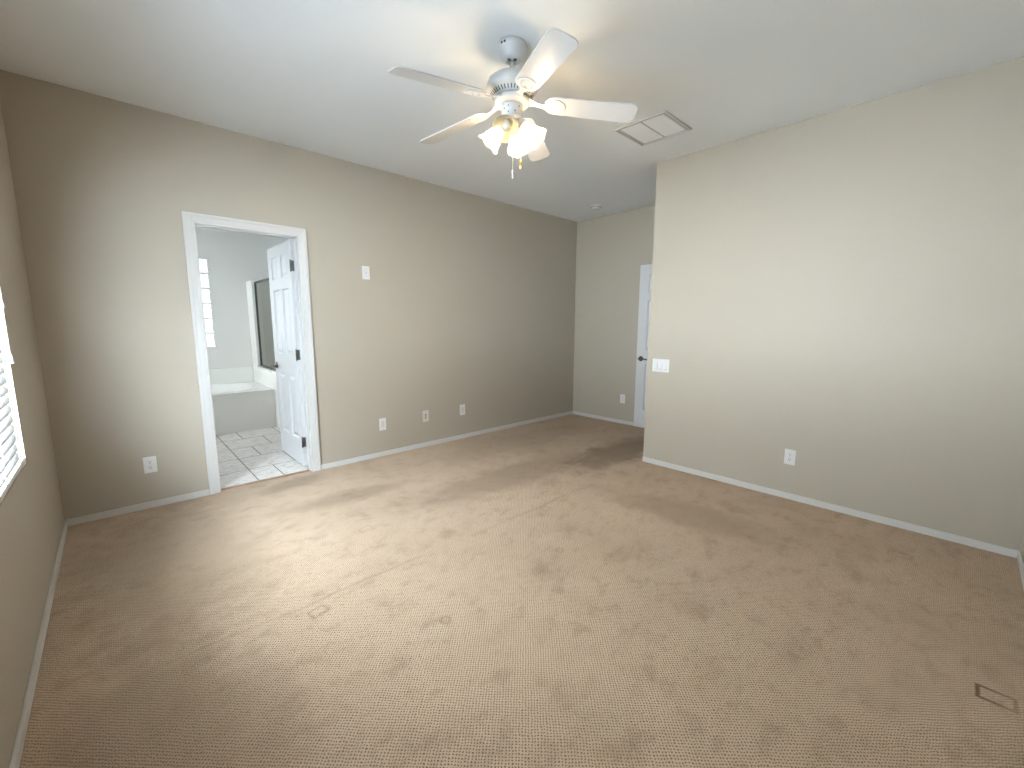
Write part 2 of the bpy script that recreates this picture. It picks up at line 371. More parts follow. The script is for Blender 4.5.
# right wall, and the return wall behind it with the entry door opening
EX0, EX1 = 4.075, 4.885
b = bm_(); box(b, XB, YR-WT, 0, XB+WT, YE, H); struct('wall_right', b, WALL)
b = bm_()
box(b, XB+WT, YE-WT, 0, EX0-.02, YE, H); box(b, EX1+.02, YE-WT, 0, XD, YE, H); box(b, EX0-.02, YE-WT, DH+.02, EX1+.02, YE, H)
struct('wall_entry', b, WALL)
b = bm_(); box(b, XD, YR-WT, 0, XD+WT, YA, H); struct('wall_alcove', b, WALL)
b = bm_(); box(b, XC, YR-WT, 0, XD, YR, H); struct('wall_rear', b, WALL)
# bathroom walls: far wall with the glass-block opening
GX0, GX1, GZ0, GZ1 = -.365, 1.065, .975, 2.205
b = bm_()
box(b, BXL, BY, 0, GX0, BY+WT, H); box(b, GX1, BY, 0, BXR, BY+WT, H); box(b, GX0, BY, 0, GX1, BY+WT, GZ0); box(b, GX0, BY, GZ1, GX1, BY+WT, H)
struct('wall_bathroom_far', b, BWALL)
b = bm_()
box(b, BXL-WT, YA+WT, 0, BXL, SWY0, H); box(b, BXL-WT, SWY1, 0, BXL, BY+WT, H)
box(b, BXL-WT, SWY0, 0, BXL, SWY1, SWZ0); box(b, BXL-WT, SWY0, SWZ1, BXL, SWY1, H); struct('wall_bathroom_left', b, BWALL)
b = bm_()
for (y0, y1, z0, z1) in ((SWY0, SWY1, SWZ0, SWZ0+.04), (SWY0, SWY1, SWZ1-.04, SWZ1), (SWY0, SWY0+.04, SWZ0+.04, SWZ1-.04), (SWY1-.04, SWY1, SWZ0+.04, SWZ1-.04)):
    box(b, BXL-.09, y0, z0, BXL-.03, y1, z1, bev=.003)
w3 = struct('window_added', b, VINYL, label='unseen frosted window added to brighten the bathroom')
b = bm_(); box(b, BXL-.064, SWY0+.04, SWZ0+.04, BXL-.058, SWY1-.04, SWZ1-.04); struct('window_pane', b, FROST, w3)
b = bm_(); box(b, BXR, YA+WT, 0, BXR+WT, BY+WT, H); struct('wall_bathroom_right', b, BWALL)
# bathroom side skin of the doorway wall (same wall and paint, cool daylight put into the colour)
b = bm_()
box(b, BXL, YA+WT, 0, ox0-.06, YA+WT+.004, H); box(b, ox1+.06, YA+WT, 0, BXR, YA+WT+.004, H); box(b, ox0-.06, YA+WT, oz+.06, ox1+.06, YA+WT+.004, H)
struct('wall_bathroom_near', b, BWALL)

# baseboards
BH, BT = .047, .012
def baseboard(name, segs):
    b = bm_()
    for (x0, y0, x1, y1, nx, ny) in segs:   # wall line and the direction into the room
        if nx: xs = sorted((x0, x0+nx*BT)); ys = sorted((y0, y1))
        else: xs = sorted((x0, x1)); ys = sorted((y0, y0+ny*BT))
        box(b, xs[0], ys[0], 0, xs[1], ys[1], BH, bev=.003)
    struct(name, b, TRIM)
baseboard('baseboard_back', [(XC+BT, YA, DX0-.071, YA, 0, -1), (DX1+.071, YA, XD-BT, YA, 0, -1)])
baseboard('baseboard_left', [(XC, YR+BT, XC, YA, 1, 0)])
baseboard('baseboard_right', [(XB, YR+BT, XB, YE, -1, 0)])
baseboard('baseboard_alcove', [(XD, YE, XD, YA, -1, 0)])
baseboard('baseboard_rear', [(XC, YR, XB, YR, 0, 1)])

# ------------------------------------------------------------------ doorway trim (jamb, stop, stepped casing)
def door_trim(name, x0, x1, top, y_room, y_back, casing_front, casing_back):
    b = bm_()
    j = .02; ya, yb = sorted((y_room, y_back))
    box(b, x0-j, ya, 0, x0, yb, top+j); box(b, x1, ya, 0, x1+j, yb, top+j); box(b, x0, ya, top, x1, yb, top+j)
    # stops half way through the jamb
    sy = ya + (yb-ya)*.50; st = .011
    box(b, x0, sy-.03, 0, x0+st, sy+.005, top, bev=.002); box(b, x1-st, sy-.03, 0, x1, sy+.005, top, bev=.002)
    box(b, x0+st, sy-.03, top-st, x1-st, sy+.005, top, bev=.002)
    def casing(y, s):
        # three steps: thin inner bead, flat, thick outer band
        for (a, c, th) in ((-.004, .018, .010), (.016, .048, .013), (.046, .068, .018)):
            yy = sorted((y, y+s*th))
            box(b, x0-c, yy[0], 0, x0-a, yy[1], top+c, bev=.003); box(b, x1+a, yy[0], 0, x1+c, yy[1], top+c, bev=.003)
            box(b, x0-a, yy[0], top+a, x1+a, yy[1], top+c, bev=.003)
    if casing_front: casing(y_room, -1 if y_room < y_back else 1)
    if casing_back: casing(y_back, 1 if y_room < y_back else -1)
    return struct(name, b, TRIM)
door_trim('trim_1', DX0, DX1, DH, YA, YA+WT, True, True)['label'] = 'white casing around the bathroom doorway'
door_trim('trim_2', EX0, EX1, DH, YE, YE-WT, True, False)
b = bm_(); box(b, DX0, YA+.030, 0, DX1, YA+.062, .009, bev=.003); struct('trim_3', b, THRESH, label='brown threshold strip between carpet and tile')

# ------------------------------------------------------------------ six-panel doors
def panel_door_bm(w, h, t):
    """leaf in local x (0..w, hinge at 0), z (0..h), thickness y (0..t)"""
    b = bm_()
    s = .105*w/.71; mid = .10*w/.71; pw = (w-2*s-mid)/2
    us = [0, s, s+pw, s+pw+mid, w-s, w]
    vs = [0, .235, .825, 1.005, 1.610, 1.705, 1.915, h]
    for y, sg in ((0., 1.), (t, -1.)):
        for i in range(5):
            for jv in range(7):
                u0_, u1_, v0_, v1_ = us[i], us[i+1], vs[jv], vs[jv+1]
                if i in (1, 3) and jv in (1, 3, 5):
                    prev = None
                    for ins, dep in ((0, 0), (.010, .012), (.022, .012), (.046, .003)):
                        q = [b.verts.new((uu, y+sg*dep, vv)) for uu, vv in ((u0_+ins, v0_+ins), (u1_-ins, v0_+ins), (u1_-ins, v1_-ins), (u0_+ins, v1_-ins))]
                        if prev:
                            for k in range(4): b.faces.new((prev[k], prev[(k+1) % 4], q[(k+1) % 4], q[k]))
                        prev = q
                    b.faces.new(prev)
                else:
                    b.faces.new([b.verts.new(c) for c in ((u0_, y, v0_), (u1_, y, v0_), (u1_, y, v1_), (u0_, y, v1_))])
    for (p, q) in (((0, 0), (w, 0)), ((w, 0), (w, h)), ((w, h), (0, h)), ((0, h), (0, 0))):
        # rim faces, split at the grid so the vertices weld
        cuts = us if p[1] == q[1] else vs
        cuts = [c for c in cuts]
        for c0, c1 in zip(cuts, cuts[1:]):
            if p[1] == q[1]: c = ((c0, 0, p[1]), (c1, 0, p[1]), (c1, t, p[1]), (c0, t, p[1]))
            else: c = ((p[0], 0, c0), (p[0], 0, c1), (p[0], t, c1), (p[0], t, c0))
            b.faces.new([b.verts.new(k) for k in c])
    bmesh.ops.remove_doubles(b, verts=b.verts[:], dist=1e-5)
    return b
def lever_bm(side, toward):
    """rosette and curved lever on a face at y=0; side=-1 sticks out to -y; lever points along x*toward"""
    b = bm_()
    rot = Matrix.Rotation(PI/2 if side < 0 else -PI/2, 4, 'X')
    lathe(b, [(.001, 0), (.033, 0), (.033, .005), (.028, .010), (.016, .013), (.011, .02), (.011, .048), (.001, .048)], 24, rot, caps=False)
    y = side*.050
    tube(b, [(-.012*toward, y, 0), (.01*toward, y*1.02, .001), (.045*toward, y*1.04, .003), (.08*toward, y*1.0, 0), (.112*toward, y*.95, -.007)],
         [.010, .0115, .0095, .008, .0065], 12)
    return b
def make_door(name, label, w, h, t, loc, rz, lever_mat, hinge_mat):
    d = struct(name, panel_door_bm(w, h, t), DOORW)
    d.location = loc; d.rotation_euler = (0, 0, rz); d['label'] = label
    for side, y in ((-1, 0.), (1, t)):
        obj('door_handle', lever_bm(side, -1), lever_mat, d, (w-.062, y, .885))['label'] = 'dark metal lever handle'
    for z in (.225, 1.02, 1.79):
        k = bm_()
        box(k, -.0025, .002, z-.045, .0, t-.002, z+.045, bev=.001)
        tube(k, [(-.004, t+.004, z-.048), (-.004, t+.004, z+.048)], .006, 12)
        tube(k, [(-.004, t+.004, z-.053), (-.004, t+.004, z-.047)], .0045, 10); tube(k, [(-.004, t+.004, z+.047), (-.004, t+.004, z+.053)], .0045, 10)
        for zz in (-.028, 0, .028): lathe(k, [(.004, 0), (.0035, .0012)], 10, Matrix.Translation((-.0025, t*.45, z+zz)) @ Matrix.Rotation(-PI/2, 4, 'Y'))
        obj('door_hinge', k, hinge_mat, d)
    lk = bm_(); box(lk, w-.0005, t*.2, .85, w+.0015, t*.8, .92, bev=.0006); box(lk, w+.001, t*.35, .875, w+.008, t*.65, .895, bev=.001)
    obj('latch_plate', lk, hinge_mat, d)
    return d
# local x -> +y, local y(0) -> visible face at world -x side: rotate +90 maps x->y, y->-x, so shift by the thickness
make_door('door_1', 'white six panel door standing open inside the bathroom', .705, 2.005, .035, (1.221, YA+WT+.006, .028), PI/2, BRONZE, NICKEL)
make_door('door_2', 'white panel door open against the alcove wall behind the right wall', .80, 2.040, .035, (4.905, YE+.012, .012), PI/2, BRONZE, NICKEL)

# ------------------------------------------------------------------ bedroom window and its blind
XG = XC-.115
b = bm_()
fw = .045
box(b, XG-.04, WY0, WZ0, XG+.01, WY0+fw, WZ1, bev=.003); box(b, XG-.04, WY1-fw, WZ0, XG+.01, WY1, WZ1, bev=.003)
box(b, XG-.04, WY0+fw, WZ0, XG+.01, WY1-fw, WZ0+fw, bev=.003); box(b, XG-.04, WY0+fw, WZ1-fw, XG+.01, WY1-fw, WZ1, bev=.003)
ym = 2.27; box(b, XG-.035, ym-.03, WZ0+fw, XG+.005, ym+.03, WZ1-fw, bev=.003)
w1 = struct('window_1', b, VINYL, label='white framed bedroom window behind the slatted blind')
b = bm_(); box(b, XG-.018, WY0+fw, WZ0+fw, XG-.014, WY1-fw, WZ1-fw); struct('window_pane', b, GLASS, w1)

XS = XC-.026           # slat centre line
SY0, SY1 = WY0+.012, WY1-.014
bl = thing('window_blind', 'white horizontal slat blind in the bedroom window on the left', 'blind', (XS, (SY0+SY1)/2, WZ0))
def rel(o): o.location = -bl.location; o.parent = bl; return o
SW, SP = .050, .0425
def slat_bank(y0, y1, tilt):
    b = bm_(); z = WZ0+.055
    while z < WZ1-.075:
        n = 6; prev = None
        for i in range(n+1):
            s = (i/n-.5)*SW; bow = .0035*(1-(2*i/n-1)**2)
            dx = s*math.cos(tilt) + bow*math.sin(tilt); dz = -s*math.sin(tilt) + bow*math.cos(tilt)
            ring = [b.verts.new((XS+dx, yy, z+dz+tt)) for yy in (y0, y1) for tt in (-.0013, .0013)]
            if prev:
                for a_, c_ in ((1, 3), (0, 2)):
                    f = b.faces.new((prev[a_], prev[c_], ring[c_], ring[a_])); f.smooth = True
                for a_, c_ in ((0, 1), (2, 3)): b.faces.new((prev[a_], prev[c_], ring[c_], ring[a_]))
            else: b.faces.new((ring[0], ring[1], ring[3], ring[2]))
            prev = ring
        b.faces.new((prev[0], prev[1], prev[3], prev[2]))
        z += SP
    return b
YM = 2.27
rel(obj('slats', slat_bank(YM+.006, SY1, math.radians(43)), SLAT))     # the bank seen at the edge of the photo
rel(obj('slats', slat_bank(SY0, YM-.006, math.radians(-35)), SLAT))    # unseen bank beside the camera, turned up to light the ceiling

b = bm_(); box(b, XS-.026, SY0, WZ0+.008, XS+.026, SY1, WZ0+.030, bev=.004); rel(obj('bottom_rail', b, SLAT))
b = bm_(); box(b, XS-.024, SY0, WZ1-.055, XS+.022, SY1, WZ1-.004, bev=.003)
rel(obj('headrail', b, SLAT))
b = bm_(); box(b, XS+.024, SY0-.004, WZ1-.075, XS+.034, SY1+.004, WZ1-.002, bev=.003); rel(obj('valance', b, SLAT))
for yy in (SY0+.12, SY0+.74, YM-.13, YM+.12, SY1-.12):
    b = bm_()
    for xo in (-.026, .026):
        tube(b, [(XS+xo, yy, WZ0+.02), (XS+xo, yy, WZ1-.05)], .0011, 6)
    rel(obj('ladder_cord', b, CORD))
yc = WY1-.004+.012
b = bm_(); tube(b, [(XC+.010, WY1-.03, WZ1-.06), (XC+.011, WY1-.05, 1.75), (XC+.011, WY1-.055, 1.42), (XC+.011, WY1-.058, 1.19)], .0022, 8)
cordo = rel(obj('lift_cord', b, CORD))
b = bm_(); lathe(b, [(.002, .045), (.005, .040), (.008, .012), (.0095, .004), (.008, 0), (.001, 0)], 14, Matrix.Translation((XC+.011, WY1-.058, 1.150)), caps=False)
t_ = obj('cord_tassel', b, PLATE); t_.parent = cordo
b = bm_(); lathe(b, [(.002, .03), (.005, .026), (.007, .008), (.006, 0), (.001, 0)], 14, Matrix.Translation((XC+.011, WY1-.055, 1.385)), caps=False)
t_ = obj('cord_equalizer', b, PLATE); t_.parent = cordo

# outdoor ground that bounces daylight up to the windows
b = bm_(); box(b, -9, -6, -.35, BXL-WT-.05, 14, -.25); box(b, BXL-WT-.05, BY+WT+.05, -.35, 8, 14, -.25)
struct('floor_outdoor', b, PAVE)

# ------------------------------------------------------------------ bathroom fittings
# glass-block window: 6 x 6 blocks
b = bm_(); fr = .027
box(b, GX0, BY-.004, GZ0, GX0+fr, BY+.09, GZ1); box(b, GX1-fr, BY-.004, GZ0, GX1, BY+.09, GZ1)
box(b, GX0+fr, BY-.004, GZ0, GX1-fr, BY+.09, GZ0+fr); box(b, GX0+fr, BY-.004, GZ1-fr, GX1-fr, BY+.09, GZ1)
g_ = .017; n = 7; nz = 6; px = (GX1-GX0-2*g_)/n; pz = (GZ1-GZ0-2*g_)/nz
for i in range(1, n):
    box(b, GX0+g_+i*px-.010, BY+.012, GZ0+fr, GX0+g_+i*px+.010, BY+.08, GZ1-fr)
for i in range(1, nz):
    box(b, GX0+fr, BY+.013, GZ0+g_+i*pz-.010, GX1-fr, BY+.079, GZ0+g_+i*pz+.010)
w2 = struct('window_2', b, MORTAR, label='glass block window in the far bathroom wall')
b = bm_()
for i in range(n):
    for k in range(nz):
        x0 = GX0+g_+i*px+.010; z0 = GZ0+g_+k*pz+.010
        box(b, x0, BY+.024, z0, x0+px-.020, BY+.076, z0+pz-.020, bev=.008)
struct('glass_blocks', b, BLOCK, w2)

# tub: apron, deck with sunk basin, splash
AY, DZ = 6.0, .492
KX0, KX1 = 1.462, 1.565       # low wall between tub and shower
tub = thing('bathtub', 'white drop in bathtub with a painted apron seen through the doorway', 'bathtub', ((BXL+KX0)/2, AY+.5, 0))
def relt(o): o.location = -tub.location; o.parent = tub; return o
b = bm_(); box(b, BXL+.004, AY, 0, KX0-.003, AY+.09, DZ-.03); relt(obj('apron', b, APRON))
b = bm_()
x0, x1, y0, y1 = BXL+.004, KX0-.003, AY-.012, BY-.025
cx, cyy = (x0+x1)/2, (y0+y1)/2+.02
N = 48
def oval(rx, ry, z, p=3.2):
    out = []
    for i in range(N):
        a = 2*PI*i/N; c, s = math.cos(a), math.sin(a)
        out.append(b.verts.new((cx+math.copysign(abs(c)**(2/p), c)*rx, cyy+math.copysign(abs(s)**(2/p), s)*ry, z)))
    return out
def rectring(z):
    out = []
    for i in range(N):
        a = 2*PI*i/N; c, s = math.cos(a), math.sin(a); k = max(abs(c), abs(s))
        out.append(b.verts.new(((x0+x1)/2+c/k*(x1-x0)/2, (y0+y1)/2+s/k*(y1-y0)/2, z)))
    return out
hx, hy = (x1-x0)/2-.13, (y1-y0)/2-.11
rings = [rectring(DZ-.030), rectring(DZ), rectring(DZ), oval(hx+.03, hy+.03, DZ), oval(hx+.015, hy+.015, DZ+.012), oval(hx, hy, DZ+.004), oval(hx-.04, hy-.03, DZ-.12), oval(hx-.10, hy-.08, DZ-.36), oval(hx-.20, hy-.16, DZ-.40)]
for r1, r2 in zip(rings, rings[1:]):
    for i in range(N):
        if r2 is rings[2]: continue
        f = b.faces.new((r1[i], r1[(i+1) % N], r2[(i+1) % N], r2[i])); f.smooth = r1 not in (rings[0], rings[2])
b.faces.new(rings[-1])
relt(obj('tub_shell', b, ACRYL))
b = bm_(); box(b, BXL+.004, BY-.024, DZ-.03, KX0-.003, BY-.001, .705, bev=.004); relt(obj('splash_panel', b, ACRYL))

# low wall, full-height end piece and framed glass of the shower
b = bm_(); box(b, KX0, AY-.008, 0, KX1, BY, .70); box(b, KX0, 6.74, .70, KX1, BY, 1.905)
struct('wall_shower_divider', b, APRON)
sh = thing('shower_screen', 'dark framed glass shower screen behind the open bathroom door', 'shower screen', (1.51, 6.35, .70))
def rels(o): o.location = -sh.location; o.parent = sh; return o
b = bm_(); box(b, KX0-.014, AY-.02, .70, KX1+.014, 6.74, .732, bev=.004); o_ = rels(obj('sill_cap', b, ACRYL))
b = bm_()
fx0, fx1 = 1.492, 1.516
box(b, fx0, 6.715, .732, fx1, 6.739, 1.885, bev=.002); box(b, fx0, 5.35, .732, fx1, 6.715, .752, bev=.002)
box(b, fx0, 5.35, 1.862, fx1, 6.715, 1.885, bev=.002); box(b, fx0, 5.33, .732, fx1, 5.352, 1.885, bev=.002)
rels(obj('frame', b, BLACKF))
b = bm_(); box(b, 1.501, 5.352, .752, 1.507, 6.715, 1.862); rels(obj('glass_panel', b, SHGLASS))
b = bm_(); box(b, KX0, 5.33, 0, KX1, AY-.008, .70); box(b, KX0-.014, 5.316, .70, KX1+.014, AY-.02, .732); struct('wall_shower_curb', b, APRON)

# ------------------------------------------------------------------ ceiling fan
FX, FY = 1.649, 1.761
fan = thing('ceiling_fan', 'white five blade ceiling fan with lit glass shades', 'ceiling fan', (FX, FY, H))
ZB = 2.430-H         # blade plane relative to the ceiling
def P(*pr): return [(r, z-H) for r, z in pr]
b = bm_()
lathe(b, P((.073, 2.75), (.076, 2.738), (.076, 2.722), (.072, 2.714), (.070, 2.704), (.063, 2.696), (.058, 2.686), (.046, 2.676), (.033, 2.670), (.024, 2.668), (.024, 2.673)), 40)
can = obj('canopy', b, FANW, fan)
for a in (3.22, 3.45):
    b = bm_(); lathe(b, [(.006, 0), (.006, .004)], 10, Matrix.Translation((.0745*math.cos(a), .0745*math.sin(a), 2.730-H)) @ Matrix.Rotation(a, 4, 'Z') @ Matrix.Rotation(PI/2, 4, 'Y'))
    obj('canopy_screw', b, SLOT, can)
for a in (3.4, 4.5):
    b = bm_(); lathe(b, [(.009, 0), (.009, .003)], 10, Matrix.Translation((.030*math.cos(a), .030*math.sin(a), 2.6655-H)))
    obj('canopy_hole', b, SLOT, can)
b = bm_(); lathe(b, P((.0125, 2.68), (.0125, 2.585)), 20); lathe(b, P((.03, 2.602), (.028, 2.610), (.016, 2.618), (.0126, 2.620)), 24, caps=False); obj('downrod', b, FANW, fan)
b = bm_()
lathe(b, P((.020, 2.606), (.060, 2.603), (.100, 2.592), (.124, 2.575), (.134, 2.555), (.136, 2.538), (.130, 2.528), (.120, 2.520), (.105, 2.505), (.088, 2.496), (.040, 2.494)), 48)
mot = obj('motor_housing', b, FANW, fan)
b = bm_()
for i in range(40):
    a = 2*PI*i/40
    mt = Matrix.Rotation(a, 4, 'Z') @ Matrix.Translation((.1045, 0, 2.5075-H)) @ Matrix.Rotation(math.radians(-42), 4, 'Y')
    vs = box(b, -.010, -.0028, -.0022, .010, .0028, .0022)
    for v in vs: v.co = mt @ v.co
obj('motor_vents', b, SLOT, mot)
b = bm_(); lathe(b, P((.085, 2.494), (.092, 2.488), (.092, 2.470), (.080, 2.464), (.050, 2.462)), 40); obj('flywheel', b, DUCT, fan)
b = bm_()
lathe(b, P((.046, 2.462), (.056, 2.458), (.057, 2.452), (.055, 2.448), (.055, 2.405), (.058, 2.400), (.058, 2.390), (.050, 2.380), (.042, 2.376)), 40)
swh = obj('switch_housing', b, FANW, fan)
for a, z in ((3.6, 2.44), (3.6, 2.41), (4.25, 2.415), (4.7, 2.44), (3.2, 2.43)):
    b = bm_(); lathe(b, [(.0035, 0), (.003, .002)], 10, Matrix.Translation((.0545*math.cos(a), .0545*math.sin(a), z-H)) @ Matrix.Rotation(a, 4, 'Z') @ Matrix.Rotation(PI/2, 4, 'Y'))
    obj('housing_screw', b, SLOT, swh)
b = bm_(); lathe(b, P((.046, 2.380), (.052, 2.376), (.050, 2.355), (.036, 2.338), (.020, 2.328), (.008, 2.320), (.001, 2.318)), 32, caps=False); fit = obj('light_fitter', b, FANW, fan)

# blades
BR0, BR1, BWD = .175, .655, .128
BPITCH = math.radians(-13)
def blade_outline():
    pts = []
    w0, w1 = BWD*.46, BWD*.52
    for i in range(13):      # root: round end
        a = PI/2 + PI*i/12
        pts.append((BR0+.05+.055*math.cos(a), w0*math.sin(a)))
    cr = .035                # tip: softly squared end
    for i in range(7):
        a = -PI/2 + PI/2*i/6; pts.append((BR1-cr+cr*math.cos(a), -(w1-cr)+cr*math.sin(a)))
    for i in range(7):
        a = PI/2*i/6; pts.append((BR1-cr+cr*math.cos(a), (w1-cr)+cr*math.sin(a)))
    return pts
bb = bm_(); extrude_poly(bb, blade_outline(), -.003, .003); bmesh.ops.bevel(bb, geom=[e for e in bb.edges if abs(e.verts[0].co.z-e.verts[1].co.z) < 1e-6], offset=.0012, segments=1, affect='EDGES')
def bracket_bm():
    b = bm_()
    # medallion plate lying under the blade root
    pts = [(.228+.052*math.cos(a), .050*math.sin(a)*(1-.10*math.cos(a))) for a in [2*PI*i/28 for i in range(28)]]
    fs = extrude_poly(b, pts, -.0085, -.0032)
    for k in range(3):
        a = PI + (k-1)*1.1
        lathe(b, [(.006, 0), (.0055, -.002), (.001, -.0035)], 10, Matrix.Translation((.235+.028*math.cos(a), .032*math.sin(a), -.0085)), mi=1, caps=False)
    # scroll ridge
    tube(b, [(.228+.034*math.cos(a), .033*math.sin(a), -.009) for a in [2*PI*i/20*.8+.6 for i in range(21)]], .0022, 6)
    # arm rising to the motor, waisted in plan
    prev = None
    for xx, hw, zz in ((.062, .030, .010), (.090, .026, .009), (.115, .017, .003), (.140, .012, -.004), (.165, .014, -.0068), (.195, .026, -.0064)):
        q = [b.verts.new((xx, s*hw, zz+d)) for s, d in ((-1, -.003), (1, -.003), (1, .003), (-1, .003))]
        if prev:
            for k in range(4): b.faces.new((prev[k], prev[(k+1) % 4], q[(k+1) % 4], q[k]))
        else: b.faces.new(q)
        prev = q
    b.faces.new(prev)
    return b
blade0 = obj('blade', bb, BLADE, fan); brk0 = obj('blade_bracket', bracket_bm(), [FANW, SCREW], blade0)
for k in range(5):
    a = math.radians(245.4 - 72*k)
    if k == 0: bl_ = blade0
    else:
        bl_ = blade0.copy(); C.objects.link(bl_); bl_.parent = fan
        br_ = brk0.copy(); C.objects.link(br_); br_.parent = bl_
    bl_.matrix_local = Matrix.Translation((0, 0, ZB+.050)) @ Matrix.Rotation(a, 4, 'Z') @ Matrix.Rotation(math.radians(4.8), 4, 'Y') @ Matrix.Rotation(BPITCH, 4, 'X')

# glass shades: bell on a short arm, tilted outwards
CAMAZ = 226.8
def shade_bm():
    b = bm_()
    prof = [(.024, 0), (.026, -.012), (.030, -.028), (.038, -.048), (.045, -.068), (.050, -.086), (.056, -.102), (.063, -.113), (.065, -.115)]
    inner = [(r-.0028, z) for r, z in prof][::-1]
    rings = []
    n = 36
    for r, z in prof+inner:
        rings.append([b.verts.new((r*math.cos(2*PI*i/n), r*math.sin(2*PI*i/n), z - (.0035*math.cos(6*2*PI*i/n) if z < -.10 else 0))) for i in range(n)])
    for r1, r2 in zip(rings, rings[1:]+rings[:1]):
        for i in range(n):
            f = b.faces.new((r1[i], r1[(i+1) % n], r2[(i+1) % n], r2[i])); f.smooth = True
    return b
def bulb_bm():
    b = bm_()
    lathe(b, [(.011, -.010), (.012, -.022), (.017, -.036), (.025, -.052), (.028, -.066), (.025, -.080), (.016, -.090), (.001, -.094)], 20, caps=False)
    return b
def holder_bm():
    b = bm_()
    lathe(b, [(.010, .030), (.018, .026), (.027, .016), (.030, .004), (.030, -.012), (.027, -.014), (.012, -.014)], 24)
    return b
for k, (az, tl, lit) in enumerate(((-14, 50, False), (76, 45, True), (-104, 44, True), (166, 62, True))):
    a = math.radians(CAMAZ + az); t = math.radians(tl)
    base = Vector((.055*math.cos(a), .055*math.sin(a), 2.362-H))
    R = Matrix.Rotation(a, 4, 'Z') @ Matrix.Rotation(-t, 4, 'Y')
    s_ = obj('lamp_shade', shade_bm(), SHADE, fan); s_.matrix_local = Matrix.Translation(base) @ R
    hb = obj('lamp_holder', holder_bm(), FANW, s_)
    u = obj('light_bulb', bulb_bm(), LIT if lit else DEAD, s_)
    u['label'] = 'glowing bulb' if lit else 'unlit bulb'
# pull chains
def chain(x, y, z0, z1, fm, fob):
    b = bm_()
    z = z0
    while z > z1:
        bmesh.ops.create_icosphere(b, subdivisions=1, radius=.0022, matrix=Matrix.Translation((x, y, z-H))); z -= .0048
    tube(b, [(x, y, z0-H), (x, y, z1-H)], .0009, 6)
    c = obj('pull_chain', b, CHAIN, fan)
    k = bm_(); lathe(k, [(r, z_+z1-H) for r, z_ in fob], 14, Matrix.Translation((x, y, 0)), caps=False); obj('chain_fob', k, fm, c)
RX, RY = rv.x, rv.y
chain(.004*RX-.02*fv.x, .004*RY-.02*fv.y, 2.32, 2.135, PLATE, [(.001, .004), (.004, 0), (.0055, -.006), (.004, -.012), (.003, -.02), (.0045, -.036), (.001, -.042)])
chain(.048*RX+.02*fv.x, .048*RY+.02*fv.y, 2.37, 2.200, BRASS, [(.001, .003), (.005, 0), (.0065, -.012), (.005, -.02), (.0065, -.03), (.005, -.042), (.001, -.046)])

# ------------------------------------------------------------------ ceiling vent and smoke detector
VX0, VX1, VY0, VY1 = 2.848, 3.245, 1.538, 1.936
v = thing('ceiling_vent', 'white square two bay air vent in the ceiling beside the fan', 'vent', ((VX0+VX1)/2, (VY0+VY1)/2, H))
hw, hv, f_ = (VX1-VX0)/2, (VY1-VY0)/2, .034
def square_ring(o, i, z0, z1, bev):
    b = bm_()
    for (x0, y0, x1, y1) in ((-hw+o, -hv+o, hw-o, -hv+i), (-hw+o, hv-i, hw-o, hv-o), (-hw+o, -hv+i, -hw+i, hv-i), (hw-i, -hv+i, hw-o, hv-i)):
        box(b, x0, y0, z0, x1, y1, z1, bev=bev)
    return b
obj('vent_frame', square_ring(0, .010, -.013, 0, .002), TRIM, v)
obj('recess_band', square_ring(.010, f_, -.005, 0, 0), DUCT, v)['label'] = 'grey recessed band inside the frame'
b = bm_(); box(b, -hw+f_, -.008, -.006, hw-f_, .008, -.001, bev=.001); obj('divider_bar', b, DUCT, v)
for y0, y1 in ((-hv+f_, -.008), (.008, hv-f_)):
    b = bm_(); nl = 22
    for i in range(nl):
        xx = -hw+f_+.006+(2*(hw-f_)-.012)*i/(nl-1)
        vs = box(b, -.0085, y0, -.0007, .0085, y1, .0007)
        m_ = Matrix.Translation((xx, 0, -.0060)) @ Matrix.Rotation(math.radians(24), 4, 'Y')
        for q in vs: q.co = m_ @ q.co
    obj('louvers', b, LOUVER, v)
b = bm_(); box(b, -hw+f_, -hv+f_, -.0012, hw-f_, hv-f_, 0); obj('duct_backing', b, DUCT, v)

sd = thing('smoke_detector', 'small round white smoke detector on the ceiling near the alcove', 'smoke detector', (4.448, 3.251, H))
b = bm_(); lathe(b, [(.068, 0), (.068, -.008), (.062, -.012), (.060, -.026), (.052, -.036), (.030, -.040), (.001, -.041)], 36, caps=False); sdb = obj('detector_body', b, PLATE, sd)
b = bm_()
for i in range(20):
    a = 2*PI*i/20; vs = box(b, -.0015, -.005, -.004, .0015, .005, .004)
    m_ = Matrix.Rotation(a, 4, 'Z') @ Matrix.Translation((.0605, 0, -.019))
    for q in vs: q.co = m_ @ q.co
obj('smoke_slots', b, SLOT, sdb)
b = bm_(); lathe(b, [(.010, -.038), (.010, -.0425), (.001, -.043)], 16, Matrix.Translation((.018, 0, 0)), caps=False); obj('test_button', b, IVORY, sdb)

